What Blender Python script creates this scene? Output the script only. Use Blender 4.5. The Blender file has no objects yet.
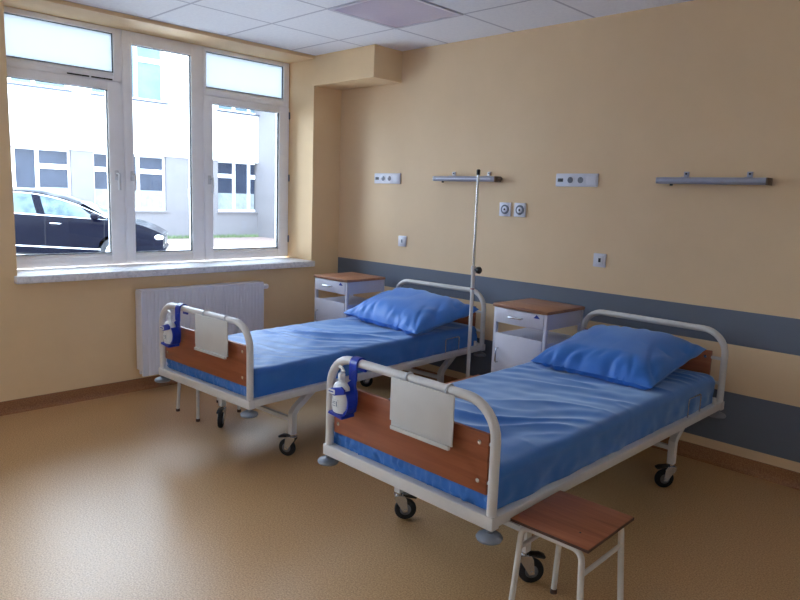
import bpy, bmesh, math, random
from mathutils import Vector, Matrix, noise
random.seed(7)
PI = math.pi
sc = bpy.context.scene
COL = sc.collection

# ------------------------------------------------------------------ camera
CAM = (4.653, -3.937, 1.456); YAW, PITCH, ROLL, FOC = 0.774, -0.152, 0.036, 670.4
def make_camera():
    cd = bpy.data.cameras.new('camera'); co = bpy.data.objects.new('camera', cd); COL.objects.link(co)
    F = Vector((-math.sin(YAW)*math.cos(PITCH), math.cos(YAW)*math.cos(PITCH), math.sin(PITCH)))
    R = F.cross(Vector((0, 0, 1))).normalized(); U = R.cross(F)
    R2 = R*math.cos(ROLL) + U*math.sin(ROLL); U2 = -R*math.sin(ROLL) + U*math.cos(ROLL)
    m = Matrix.Identity(4)
    for i in range(3): m[i][0] = R2[i]; m[i][1] = U2[i]; m[i][2] = -F[i]; m[i][3] = CAM[i]
    co.matrix_world = m
    cd.sensor_width = 36; cd.lens = FOC/800*36; cd.clip_start = .05; cd.clip_end = 200
    sc.camera = co
make_camera()

# ------------------------------------------------------------------ light and exposure
WORLD_STRENGTH = 3.6
w = bpy.data.worlds.new('overcast_sky'); sc.world = w; w.use_nodes = True
nt = w.node_tree; nt.nodes.clear()
out = nt.nodes.new('ShaderNodeOutputWorld'); bg = nt.nodes.new('ShaderNodeBackground')
tc = nt.nodes.new('ShaderNodeTexCoord'); sep = nt.nodes.new('ShaderNodeSeparateXYZ'); rmp = nt.nodes.new('ShaderNodeValToRGB')
rmp.color_ramp.elements[0].position = 0.0; rmp.color_ramp.elements[0].color = (.76, .87, 1, 1)
rmp.color_ramp.elements[1].position = .9; rmp.color_ramp.elements[1].color = (.70, .84, 1, 1)
nt.links.new(tc.outputs['Generated'], sep.inputs[0]); nt.links.new(sep.outputs[2], rmp.inputs[0])
nt.links.new(rmp.outputs[0], bg.inputs[0]); bg.inputs[1].default_value = WORLD_STRENGTH
nt.links.new(bg.outputs[0], out.inputs[0])
def portal(loc, sx, sy, rot):      # sampling guide for the sky light coming in through a window
    pl = bpy.data.lights.new('window_portal', 'AREA'); pl.shape = 'RECTANGLE'; pl.size = sx; pl.size_y = sy; pl.cycles.is_portal = True
    po = bpy.data.objects.new('window_portal', pl); COL.objects.link(po); po.location = loc; po.rotation_euler = Matrix(rot).to_euler()
ROT_X = ((0, 0, -1), (1, 0, 0), (0, -1, 0)); ROT_Y = ((1, 0, 0), (0, 0, -1), (0, 1, 0))
portal((-.46, -1.467, 1.73), 2.33, 1.72, ROT_X); portal((-.46, -4.585, 1.73), 2.33, 1.72, ROT_X); portal((6.16, -5.8, 1.73), 1.0, 1.72, ((0, 0, 1), (-1, 0, 0), (0, -1, 0)))  # the last two serve the windows added out of view
sc.view_settings.view_transform = 'Standard'; sc.view_settings.look = 'None'
sc.view_settings.gamma = 1.0; sc.view_settings.use_curve_mapping = False
sc.view_settings.exposure = 1.86
sc.cycles.use_denoising = True
sc.cycles.max_bounces = 14; sc.cycles.diffuse_bounces = 8; sc.cycles.transparent_max_bounces = 12
sc.cycles.sample_clamp_indirect = 8

# ------------------------------------------------------------------ materials
def srgb(r, g, b):
    f = lambda c: (c/255/12.92) if c/255 <= .04045 else ((c/255+.055)/1.055)**2.4
    return (f(r), f(g), f(b), 1)
class Mat:
    def __init__(s, name, col=(200, 200, 200), rough=.5, metal=0, spec=.5, **kw):
        s.m = bpy.data.materials.new(name); s.m.use_nodes = True; s.t = s.m.node_tree; s.n = s.t.nodes
        s.b = s.n['Principled BSDF']; s.o = s.n['Material Output']
        s.b.inputs['Base Color'].default_value = srgb(*col); s.b.inputs['Roughness'].default_value = rough
        s.b.inputs['Metallic'].default_value = metal; s.b.inputs['Specular IOR Level'].default_value = spec
        s.col = col
    def node(s, typ, **kw):
        x = s.n.new(typ)
        for k, v in kw.items(): setattr(x, k, v)
        return x
    def link(s, a, b): s.t.links.new(a, b)
    def coord(s, scale=(1, 1, 1)):
        tc = s.node('ShaderNodeTexCoord'); mp = s.node('ShaderNodeMapping'); mp.inputs['Scale'].default_value = scale
        s.link(tc.outputs['Object'], mp.inputs[0]); return mp.outputs[0]
    def noise(s, scale, detail=4, rough=.6, cs=(1, 1, 1), dist=0):
        x = s.node('ShaderNodeTexNoise'); x.inputs['Scale'].default_value = scale; x.inputs['Detail'].default_value = detail
        x.inputs['Roughness'].default_value = rough; x.inputs['Distortion'].default_value = dist
        s.link(s.coord(cs), x.inputs['Vector']); return x.outputs['Fac']
    def ramp(s, fac, stops):
        r = s.node('ShaderNodeValToRGB'); e = r.color_ramp.elements
        while len(e) < len(stops): e.new(.5)
        for i, (p, c) in enumerate(stops): e[i].position = p; e[i].color = srgb(*c)
        s.link(fac, r.inputs[0]); return r.outputs[0]
    def mottle(s, scale, amt=8, cs=(1, 1, 1), detail=4):
        c = s.col; o = s.ramp(s.noise(scale, detail, cs=cs), [(.3, tuple(max(0, v-amt) for v in c)), (.7, tuple(min(255, v+amt) for v in c))])
        s.link(o, s.b.inputs['Base Color']); return s
    def bump(s, scale, strength=.1, dist=.002, cs=(1, 1, 1), detail=3):
        b = s.node('ShaderNodeBump'); b.inputs['Strength'].default_value = strength; b.inputs['Distance'].default_value = dist
        s.link(s.noise(scale, detail, cs=cs), b.inputs['Height']); s.link(b.outputs[0], s.b.inputs['Normal']); return s
    def math(s, op, a, b=None, c=None):
        x = s.node('ShaderNodeMath', operation=op)
        for i, v in enumerate((a, b, c)):
            if v is None: continue
            if isinstance(v, (int, float)): x.inputs[i].default_value = v
            else: s.link(v, x.inputs[i])
        return x.outputs[0]
    def mix(s, fac, a, b):
        x = s.node('ShaderNodeMix', data_type='RGBA')
        for i, v in ((0, fac), (6, a), (7, b)):
            if isinstance(v, (int, float)): x.inputs[i].default_value = v
            elif isinstance(v, tuple): x.inputs[i].default_value = srgb(*v)
            else: s.link(v, x.inputs[i])
        return x.outputs[2]

M = {}
def mk(name, *a, **k): M[name] = Mat(name, *a, **k); return M[name]
CREAM = (229, 199, 157)
mk('cream_paint', CREAM, .62, spec=.3).mottle(3, 3); M['cream_paint'].bump(160, .12, .001)
mk('bounce_paint', (238, 234, 222), .6).mottle(3, 2)  # unseen walls made paler than the cream to bounce more light
# head wall: cream paint with two painted grey bands
x = mk('banded_paint', CREAM, .6, spec=.3); x.bump(160, .12, .001)
tcn = x.node('ShaderNodeTexCoord'); sp = x.node('ShaderNodeSeparateXYZ'); x.link(tcn.outputs['Object'], sp.inputs[0])
def band(z0, z1): return x.math('MULTIPLY', x.math('GREATER_THAN', sp.outputs[2], z0), x.math('LESS_THAN', sp.outputs[2], z1))
bm_ = x.math('ADD', band(.708, .901), band(.138, .436))
creamn = x.ramp(x.noise(3), [(.3, (217, 190, 155)), (.7, (222, 195, 160))])
x.link(x.mix(bm_, creamn, (102, 110, 126)), x.b.inputs['Base Color'])
# floor
x = mk('speckled_vinyl', (178, 146, 104), .34, spec=1.0)
sp1 = x.ramp(x.noise(150, 3, .7), [(.34, (158, 117, 74)), (.5, (195, 154, 106)), (.68, (216, 182, 136))])
sp2 = x.noise(2.2, 4); mixl = x.mix(x.math('MULTIPLY', sp2, .12), sp1, (186, 148, 104))
sc1 = x.noise(6, 6, .7, dist=1.2); scuff = x.math('MULTIPLY', x.math('GREATER_THAN', sc1, .70), .10)
x.link(x.mix(scuff, mixl, (214, 205, 196)), x.b.inputs['Base Color'])
rr = x.math('MULTIPLY_ADD', x.noise(2, 3), .06, .37); x.link(rr, x.b.inputs['Roughness']); x.bump(60, .08, .001)
x = mk('vinyl_skirting', (172, 132, 88), .4)
x.link(x.ramp(x.noise(150, 3, .7), [(.34, (124, 80, 50)), (.5, (152, 104, 68)), (.68, (172, 126, 86))]), x.b.inputs['Base Color'])
# ceiling tiles
x = mk('ceiling_tiles', (214, 214, 226), .85, spec=.1)
tcn = x.node('ShaderNodeTexCoord'); sp = x.node('ShaderNodeSeparateXYZ'); x.link(tcn.outputs['Object'], sp.inputs[0])
def gridline(o, off):
    f = x.math('FRACT', x.math('DIVIDE', x.math('ADD', o, off), .6)); d = x.math('ABSOLUTE', x.math('SUBTRACT', f, .5))
    return x.math('GREATER_THAN', d, .5-.009/.6)
gl = x.math('MAXIMUM', gridline(sp.outputs[0], 6-.607), gridline(sp.outputs[1], 12+.55))
tile = x.ramp(x.noise(40, 5, .8), [(.35, (230, 231, 240)), (.6, (238, 239, 246))])
x.link(x.mix(gl, tile, (192, 192, 206)), x.b.inputs['Base Color'])
mk('diffuser', (200, 196, 226), .12, spec=.9).mottle(60, 3)
mk('panel_trim', (196, 196, 212), .5)
mk('white_pvc', (246, 246, 251), .35).mottle(8, 3)
mk('rubber', (28, 28, 32), .6).mottle(20, 4)
mk('marble_sill', (216, 216, 224), .5)
x = M['marble_sill']; x.link(x.ramp(x.noise(30, 6, .75, dist=.6), [(.32, (196, 198, 208)), (.55, (232, 232, 238)), (.75, (240, 240, 244))]), x.b.inputs['Base Color'])
mk('radiator_white', (226, 226, 236), .4).mottle(4, 3)
mk('bed_enamel', (206, 203, 202), .32).mottle(10, 4)
mk('stool_enamel', (208, 204, 200), .35).mottle(10, 4)
mk('chrome', (200, 202, 208), .2, metal=1).mottle(30, 8)
mk('dull_steel', (118, 118, 124), .4, metal=.8).mottle(30, 8)
mk('black_plastic', (20, 20, 24), .45).mottle(30, 4)
mk('tyre', (26, 28, 34), .7).mottle(40, 4)
mk('bumper_grey', (120, 126, 138), .5).mottle(20, 6)
def wood(name, dark, mid, light, axis, rough=.38):
    x = mk(name, mid, rough); cs = [1, 1, 1]; cs[axis] = .06
    n1 = x.noise(34, 5, .6, cs=tuple(cs), dist=.5)
    x.link(x.ramp(n1, [(.3, dark), (.5, mid), (.72, light)]), x.b.inputs['Base Color']); return x
wood('cherry_panel', (130, 70, 42), (146, 80, 50), (158, 92, 60), 0)
wood('table_laminate', (136, 90, 66), (156, 108, 82), (170, 124, 98), 0, .35)
wood('stool_laminate', (132, 74, 46), (158, 92, 60), (174, 110, 76), 0, .4)
mk('dark_edge', (74, 46, 38), .5).mottle(20, 5)
mk('cabinet_white', (208, 208, 222), .4).mottle(6, 3)
mk('cloth_blue', (48, 110, 190), .5, spec=.45)
x = M['cloth_blue']; x.mottle(4, 6); x.b.inputs['Sheen Weight'].default_value = .7; x.b.inputs['Sheen Roughness'].default_value = .4; x.b.inputs['Sheen Tint'].default_value = (.7, .88, 1, 1); x.bump(420, .15, .0008)
mk('pillow_blue', (54, 118, 204), .5, spec=.4)
x = M['pillow_blue']; x.mottle(4, 6); x.b.inputs['Sheen Weight'].default_value = .35; x.b.inputs['Sheen Roughness'].default_value = .4; x.b.inputs['Sheen Tint'].default_value = (.7, .85, 1, 1); x.bump(420, .15, .0008)
mk('holder_blue', (14, 50, 168), .3).mottle(20, 6)
mk('badge_blue', (28, 52, 150), .4).mottle(20, 4)
mk('bottle_white', (222, 224, 226), .35).mottle(20, 4)
mk('label_print', (120, 130, 150), .6).mottle(90, 20)
mk('paper_board', (196, 194, 192), .5).mottle(5, 4)
mk('socket_white', (204, 206, 220), .35).mottle(20, 3)
mk('socket_grey', (96, 100, 116), .5).mottle(20, 5)
mk('dark_slot', (24, 24, 38), .5).mottle(20, 4)
mk('lamp_aluminium', (158, 164, 186), .4, metal=.1).mottle(12, 6)
mk('lamp_brown', (96, 74, 56), .5).mottle(20, 6)
mk('clear_clip', (214, 216, 224), .2).mottle(20, 4)
mk('red_mark', (170, 70, 60), .5).mottle(20, 6)
mk('render_white', (236, 238, 242), .8).mottle(1, 3)
x = mk('stone_cladding', (176, 180, 196), .7)
bt = x.node('ShaderNodeTexBrick'); bt.inputs['Scale'].default_value = 1; bt.inputs['Mortar Size'].default_value = .006
bt.inputs['Brick Width'].default_value = .6; bt.inputs['Row Height'].default_value = .3; bt.offset = 0
bt.inputs['Color1'].default_value = srgb(108, 106, 109); bt.inputs['Color2'].default_value = srgb(112, 110, 113); bt.inputs['Mortar'].default_value = srgb(108, 107, 110)
tcn = x.node('ShaderNodeTexCoord'); sp = x.node('ShaderNodeSeparateXYZ'); cb = x.node('ShaderNodeCombineXYZ')
x.link(tcn.outputs['Object'], sp.inputs[0]); x.link(sp.outputs[1], cb.inputs[0]); x.link(sp.outputs[2], cb.inputs[1])
x.link(cb.outputs[0], bt.inputs['Vector']); x.link(bt.outputs['Color'], x.b.inputs['Base Color'])
mk('outer_frame', (238, 240, 244), .5).mottle(5, 3)
mk('dark_glass', (42, 50, 66), .3, spec=.3).mottle(2, 8)
mk('curtain_pale', (128, 136, 138), .8).mottle(6, 10)
mk('pale_glass', (84, 104, 114), .5).mottle(2, 8)
mk('sill_grey', (60, 66, 78), .6).mottle(5, 5)
mk('asphalt', (212, 209, 204), .85).mottle(30, 10)
mk('brick_paving', (136, 118, 112), .85).mottle(14, 12)
mk('grass_green', (100, 118, 84), .9).mottle(12, 20)
mk('car_paint', (3, 5, 20), .2, spec=.08).mottle(3, 2)
mk('car_glass', (72, 86, 92), .15, spec=.15).mottle(4, 20)
mk('car_chrome', (220, 225, 232), .15, metal=1).mottle(10, 6)
mk('car_lamp', (214, 222, 230), .1, spec=1).mottle(30, 14)
def glass(name, refl):
    x = Mat(name); x.n.remove(x.b); t = x.node('ShaderNodeBsdfTransparent'); t.inputs[0].default_value = (.96, .985, 1, 1)
    g = x.node('ShaderNodeBsdfGlossy'); g.inputs['Roughness'].default_value = .02
    lw = x.node('ShaderNodeFresnel'); lw.inputs[0].default_value = 1.3; mx = x.node('ShaderNodeMixShader')
    x.link(x.math('MULTIPLY', lw.outputs[0], refl), mx.inputs[0]); x.link(t.outputs[0], mx.inputs[1]); x.link(g.outputs[0], mx.inputs[2])
    x.link(mx.outputs[0], x.o.inputs[0]); M[name] = x
glass('window_glass', 1)
x = Mat('frosted_glass'); x.n.remove(x.b); M['frosted_glass'] = x
t = x.node('ShaderNodeBsdfTranslucent'); t.inputs[0].default_value = (.36, .378, .39, 1)
g = x.node('ShaderNodeBsdfTransparent'); g.inputs[0].default_value = (.95, .98, 1, 1)
mx = x.node('ShaderNodeMixShader'); mx.inputs[0].default_value = .05
x.link(t.outputs[0], mx.inputs[1]); x.link(g.outputs[0], mx.inputs[2]); x.link(mx.outputs[0], x.o.inputs[0])

# ------------------------------------------------------------------ mesh helpers
class MB:
    def __init__(s): s.b = bmesh.new()
    def box(s, x0, x1, y0, y1, z0, z1, bev=0):
        v = [s.b.verts.new((x, y, z)) for z in (z0, z1) for y in (y0, y1) for x in (x0, x1)]
        fs = [s.b.faces.new([v[i] for i in f]) for f in ((0, 2, 3, 1), (4, 5, 7, 6), (0, 1, 5, 4), (2, 6, 7, 3), (0, 4, 6, 2), (1, 3, 7, 5))]
        if bev: s._bev(fs, bev)
        return s
    def _bev(s, fs, bev, seg=2):
        es = list({e for f in fs for e in f.edges})
        bmesh.ops.bevel(s.b, geom=es, offset=bev, segments=seg, affect='EDGES', profile=.5)
    def prism(s, pts, axis, a, b, bev=0):
        """polygon pts (2-D) extruded along axis from a to b"""
        def P(p, t):
            return {'x': (t, p[0], p[1]), 'y': (p[0], t, p[1]), 'z': (p[0], p[1], t)}[axis]
        A = [s.b.verts.new(P(p, a)) for p in pts]; B = [s.b.verts.new(P(p, b)) for p in pts]
        fs = [s.b.faces.new(A), s.b.faces.new(B[::-1])]; n = len(pts)
        for i in range(n): fs.append(s.b.faces.new((A[i], B[i], B[(i+1) % n], A[(i+1) % n])))
        if bev: s._bev(fs, bev)
        return s
    def tube(s, pts, r, seg=12, caps=True, radii=None, square=False):
        pts = [Vector(p) for p in pts]; n = len(pts); rings = []
        T = []
        for i in range(n):
            a = (pts[i]-pts[i-1]).normalized() if i else (pts[1]-pts[0]).normalized()
            b = (pts[i+1]-pts[i]).normalized() if i < n-1 else a
            T.append((a+b).normalized())
        ref = Vector((0, 0, 1)) if abs(T[0].z) < .9 else Vector((0, 1, 0)) if square else Vector((1, 0, 0))
        N = (ref - T[0]*ref.dot(T[0])).normalized()
        for i in range(n):
            N = (N - T[i]*N.dot(T[i])).normalized(); Bn = T[i].cross(N)
            k = 1.0
            if 0 < i < n-1:
                c = (pts[i]-pts[i-1]).normalized().dot((pts[i+1]-pts[i]).normalized()); k = 1/max(.5, math.sqrt((1+c)/2)) if square else 1
            rr = radii[i] if radii else r
            if square: ring = [pts[i]+N*rr*a*k+Bn*rr*b for a, b in ((1, 1), (-1, 1), (-1, -1), (1, -1))]
            else: ring = [pts[i]+(N*math.cos(2*PI*j/seg)+Bn*math.sin(2*PI*j/seg))*rr for j in range(seg)]
            rings.append([s.b.verts.new(p) for p in ring])
        m = len(rings[0])
        for i in range(n-1):
            for j in range(m): s.b.faces.new((rings[i][j], rings[i][(j+1) % m], rings[i+1][(j+1) % m], rings[i+1][j]))
        if caps: s.b.faces.new(rings[0][::-1]); s.b.faces.new(rings[-1])
        return s
    def cyl(s, p, q, r, seg=16): return s.tube([p, q], r, seg)
    def lathe(s, prof, c=(0, 0, 0), axis='z', seg=24, sx=1, sy=1):
        rings = []
        for (r, h) in prof:
            ring = []
            for j in range(seg):
                a = 2*PI*j/seg; u, v = max(r, 1e-4)*math.cos(a)*sx, max(r, 1e-4)*math.sin(a)*sy
                p = {'z': (u, v, h), 'x': (h, u, v), 'y': (u, h, v)}[axis]
                ring.append(s.b.verts.new((p[0]+c[0], p[1]+c[1], p[2]+c[2])))
            rings.append(ring)
        for i in range(len(rings)-1):
            for j in range(seg): s.b.faces.new((rings[i][j], rings[i][(j+1) % seg], rings[i+1][(j+1) % seg], rings[i+1][j]))
        s.b.faces.new(rings[0][::-1]); s.b.faces.new(rings[-1]); return s
    def grid(s, f, nu, nv, flip=False):
        V = [[s.b.verts.new(f(i/nu, j/nv)) for j in range(nv+1)] for i in range(nu+1)]
        for i in range(nu):
            for j in range(nv):
                q = (V[i][j], V[i+1][j], V[i+1][j+1], V[i][j+1]); s.b.faces.new(q[::-1] if flip else q)
        return V
    def build(s, name, mat, parent=None, smooth=True, ang=38):
        bmesh.ops.recalc_face_normals(s.b, faces=s.b.faces)
        me = bpy.data.meshes.new(name); s.b.to_mesh(me); s.b.free()
        me.materials.append(M[mat].m)
        if smooth:
            me.polygons.foreach_set('use_smooth', [True]*len(me.polygons)); me.set_sharp_from_angle(angle=math.radians(ang))
        o = bpy.data.objects.new(name, me); COL.objects.link(o)
        if parent: o.parent = parent
        return o
def tag(o, label=None, cat=None, group=None, kind=None):
    if label: o['label'] = label
    if cat: o['category'] = cat
    if group: o['group'] = group
    if kind: o['kind'] = kind
    return o
def empty(name, loc=(0, 0, 0), rz=0):
    o = bpy.data.objects.new(name, None); COL.objects.link(o); o.location = loc; o.rotation_euler = (0, 0, rz); o.empty_display_size = .1; return o
def copy_tree(o, parent=None):
    c = o.copy(); COL.objects.link(c)
    if parent: c.parent = parent
    for ch in list(o.children): copy_tree(ch, c)
    return c
def arc(c, r, a0, a1, n, plane='xz', k=0):
    r_ = []
    for i in range(n+1):
        a = a0+(a1-a0)*i/n; u, v = c[0]+r*math.cos(a), c[1]+r*math.sin(a)
        r_.append((u, k, v) if plane == 'xz' else (u, v, k) if plane == 'xy' else (k, u, v))
    return r_

# ------------------------------------------------------------------ room shell
H = 2.6; RX = 5.9; RY = -6.6; WY0, WY1 = -2.632, -.305; SILL = .882; LINT = 2.575
m = MB().box(-.4, RX+.2, RY-.2, .2, -.2, 0); tag(m.build('floor', 'speckled_vinyl', smooth=False), 'speckled tan vinyl floor', kind='structure')
m = MB().box(-.4, RX+.2, RY-.2, .2, H, H+.2); tag(m.build('ceiling', 'ceiling_tiles', smooth=False), 'suspended ceiling of square white tiles', kind='structure')
m = MB().box(-.4, RX+.2, 0, .2, 0, H); tag(m.build('wall_back', 'banded_paint', smooth=False), 'cream wall behind the bed heads with two grey bands', kind='structure')
m = MB()
W2Y0, W2Y1 = -5.75, -3.42  # opening for the window added farther along this wall
m.box(-.4, 0, W2Y1, WY0, 0, H); m.box(-.4, 0, RY, W2Y0, 0, H); m.box(-.4, 0, W2Y0, W2Y1, 0, SILL-.03); m.box(-.4, 0, W2Y0, W2Y1, LINT, H); m.box(-.4, 0, WY1, 0, 0, H); m.box(-.4, 0, WY0, WY1, 0, SILL-.048); m.box(-.4, 0, WY0, WY1, LINT, H)
tag(m.build('wall_left', 'cream_paint', smooth=False), 'cream wall holding the wide window', kind='structure')
F0, F1 = -6.3, -5.3  # opening for the added window that brightens the room from the right
m = MB().box(RX, RX+.2, RY, F0, 0, H).box(RX, RX+.2, F1, 0, 0, H).box(RX, RX+.2, F0, F1, 0, SILL).box(RX, RX+.2, F0, F1, LINT, H); tag(m.build('wall_right', 'bounce_paint', smooth=False), kind='structure')
m = MB().box(-.4, RX+.2, RY-.2, RY, 0, H); tag(m.build('wall_front', 'bounce_paint', smooth=False), kind='structure')
m = MB().box(0, .735, WY1, -.001, 2.359, H-.001)
tag(m.build('trim_1', 'cream_paint', smooth=False), 'cream boxed-in duct at the ceiling corner by the window', kind='structure')
def skirting(name, pts):
    m = MB(); m.prism(pts[0], pts[1], pts[2], pts[3]); return tag(m.build(name, 'vinyl_skirting'), 'speckled vinyl skirting along the wall foot', kind='structure')
prof = [(0, 0), (.03, 0), (.018, .006), (.011, .018), (.008, .04), (.006, .084), (0, .084)]
skirting('baseboard_left', ([(a, b) for a, b in prof], 'y', RY, 0))
skirting('baseboard_back', ([(-a, b) for a, b in prof], 'x', 0, RX))
# window sill board
m = MB(); m.box(-.33, .06, WY0-.02, WY1-.003, SILL-.048, SILL, .006)
tag(m.build('trim_2', 'marble_sill'), 'white marbled window sill board', kind='structure')

# ------------------------------------------------------------------ window
win = empty('window_1', (-.34, (WY0+WY1)/2, SILL)); tag(win, 'wide white plastic window with five panes', kind='structure')
wl = Matrix.Translation(-Vector(win.location))
def wbuild(mb, name, mat, parent=win, smooth=True):
    for v in mb.b.verts: v.co = v.co - Vector(win.location)
    return mb.build(name, mat, parent, smooth)
XF = -.34                                         # inner face of the frame
def ring(mb, y0, y1, z0, z1, g, x0, x1, bev=.004):
    """rectangular ring: outer y0..y1,z0..z1, glass opening g=(gy0,gy1,gz0,gz1)"""
    a, b, c, d = g
    mb.box(x0, x1, y0, a, z0, z1, bev); mb.box(x0, x1, b, y1, z0, z1, bev); mb.box(x0, x1, a-.002, b+.002, z0, c, bev); mb.box(x0, x1, a-.002, b+.002, d, z1, bev)
T = LINT
m = MB()
ring(m, WY0, WY1, SILL, T, (WY0+.035, WY1-.035, SILL+.035, T-.02), XF-.07, XF-.012)
m.box(XF-.07, XF-.012, -1.81, -1.765, SILL+.03, T); m.box(XF-.07, XF-.012, -1.16, -1.118, SILL+.03, T)
m.box(XF-.07, XF-.012, WY0+.02, -1.785, 2.185, 2.235); m.box(XF-.07, XF-.012, -1.139, WY1-.02, 2.185, 2.235)
wbuild(m, 'window_frame', 'white_pvc')
sashes = [ # outer, glass, frosted, inner face
    ((-2.626, -1.790, 2.205, T-.002), (-2.556, -1.843, 2.268, 2.536), True, XF-.004),
    ((-2.626, -1.790, SILL+.004, 2.198), (-2.556, -1.893, .974, 2.141), False, XF),
    ((-1.780, -1.144, SILL+.004, T-.002), (-1.712, -1.243, .970, 2.486), False, XF),
    ((-1.134, WY1-.004, 2.205, T-.002), (-1.112, -.368, 2.268, 2.540), True, XF-.004),
    ((-1.134, WY1-.004, SILL+.004, 2.198), (-1.058, -.412, .972, 2.145), False, XF)]
for (o_, g_, fr, xf) in sashes:
    m = MB(); ring(m, *o_, (g_[0], g_[1], g_[2]-.022, g_[3]), xf-.06, xf, .005)
    m.prism([(xf-.058, g_[2]-.024), (xf-.058, g_[2]), (xf-.020, g_[2]), (xf-.002, g_[2]-.024)], 'y', g_[0], g_[1]); sash = wbuild(m, 'window_sash', 'white_pvc')
    m = MB(); ring(m, g_[0]-.001, g_[1]+.001, g_[2]-.001, g_[3]+.001, (g_[0]+.004, g_[1]-.004, g_[2]+.004, g_[3]-.004), xf-.035, xf-.012, 0); wbuild(m, 'gasket', 'rubber', sash)
    m = MB().box(xf-.028, xf-.022, g_[0], g_[1], g_[2], g_[3]); wbuild(m, 'window_pane', 'frosted_glass' if fr else 'window_glass', sash, False)
m = MB().box(XF-.002, XF+.003, -2.166, -2.020, 2.210, 2.219).box(XF-.002, XF+.003, -2.004, -1.858, 2.210, 2.219); wbuild(m, 'trickle_vent', 'black_plastic')
for y, d in ((-1.848, 0), (-1.730, 0), (-1.094, 0)):
    m = MB(); m.box(XF, XF+.012, y-.014, y+.014, 1.505, 1.575, .004)
    m.tube([(XF+.01, y, 1.55), (XF+.05, y, 1.55), (XF+.055, y, 1.545), (XF+.055, y, 1.435)], .009, 10)
    wbuild(m, 'window_handle', 'clear_clip')
for z in (1.02, 1.56, 2.1):
    m = MB().cyl((XF+.004, -.309, z), (XF+.004, -.309, z+.06), .007); wbuild(m, 'hinge', 'socket_grey')

# two windows added out of the frame to let in more daylight
def added_window(name, along, a0, a1, c):
    w_ = empty(name, (c, (a0+a1)/2, SILL) if along == 'y' else ((a0+a1)/2, c, SILL)); tag(w_, kind='structure')
    f = MB(); hl = (a1-a0)/2; hz = LINT-SILL; n = 3
    def B(p, q, z0, z1, t0=-.035, t1=.035):
        f.box(*((t0, t1, p, q) if along == 'y' else (p, q, t0, t1)), z0, z1)
    B(-hl, hl, 0, .07); B(-hl, hl, hz-.06, hz)
    for i in range(n+1):
        x_ = -hl+2*hl*i/n; B(max(-hl, x_-.05), min(hl, x_+.05), .07, hz-.06)
    f.build('window_frame', 'white_pvc', w_, False)
    f = MB(); B(-hl+.02, hl-.02, .05, hz-.04, -.003, .003); f.build('window_pane', 'window_glass', w_, False)
added_window('added_window_2', 'y', W2Y0, W2Y1, -.37)  # added fill daylight from the left, beyond the view
added_window('added_window_3', 'y', F0, F1, RX+.1)  # added fill daylight from the right, beyond the view

# ------------------------------------------------------------------ ceiling light panel
cl = empty('ceiling_light', (1.507, -.85, H)); tag(cl, 'square recessed ceiling light panel, unlit, among the ceiling tiles', 'ceiling light')
m = MB()
for a in ((-.3, -.275, -.3, .3), (.275, .3, -.3, .3), (-.275, .275, -.3, -.275), (-.275, .275, .275, .3)): m.box(a[0], a[1], a[2], a[3], -.007, -.0005)
m.build('frame', 'panel_trim', cl, False)
m = MB().box(-.274, .274, -.274, .274, -.006, -.001); m.build('diffuser', 'diffuser', cl, False)

# ------------------------------------------------------------------ radiator
rad = empty('radiator', (.07, -1.4, .126)); tag(rad, 'white panel radiator under the window behind the far bed', 'radiator')
y0, y1, z0, z1 = -.488, .521, -.012, .619
m = MB(); N = 34
def panel_pts(xb):
    pts = []
    for i in range(N):
        a = y0+.02+(y1-y0-.04)*i/N; wd = (y1-y0-.04)/N
        pts += [(xb, a), (xb, a+wd*.55), (xb-.0035, a+wd*.68), (xb-.0035, a+wd*.87)]
    return pts
f = [(y0 and .05, y0)] + panel_pts(.05) + [(.05, y1)] + [(.03, y1), (.03, y0)]
m.prism(f, 'z', z0+.012, z1-.012); m.build('front_panel', 'radiator_white', rad, True, 20)
m = MB().box(-.04, -.02, y0+.01, y1-.01, z0+.012, z1-.012, .004); m.build('rear_panel', 'radiator_white', rad)
m = MB()
for i in range(40):
    a = y0+.03+(y1-y0-.06)*i/39; m.box(-.018, .028, a-.001, a+.001, z0+.03, z1-.03)
m.build('convector_fins', 'radiator_white', rad, False)
m = MB().box(-.045, .052, y0-.004, y0+.006, z0+.05, z1-.01, .002).box(-.045, .052, y1-.006, y1+.004, z0+.02, z1-.01, .002)
m.box(-.045, .0515, y0, y1, z1-.014, z1, .003); m.build('casing', 'radiator_white', rad)
m = MB().lathe([(.012, 0), (.012, .02), (.018, .022), (.021, .03), (.021, .055), (.017, .062)], (.01, y1+.004, z1-.045), 'y'); m.build('thermostat_valve', 'white_pvc', rad)
for y in (y0+.2, y1-.2): MB().box(-.069, -.04, y-.015, y+.015, z0+.1, z1-.1).build('wall_bracket', 'radiator_white', rad)
m = MB().cyl((0, y1-.05, -.12), (0, y1-.05, .02), .009).cyl((.03, y1-.05, -.12), (.03, y1-.05, .02), .009)
m.build('pipe', 'radiator_white', rad)

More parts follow.
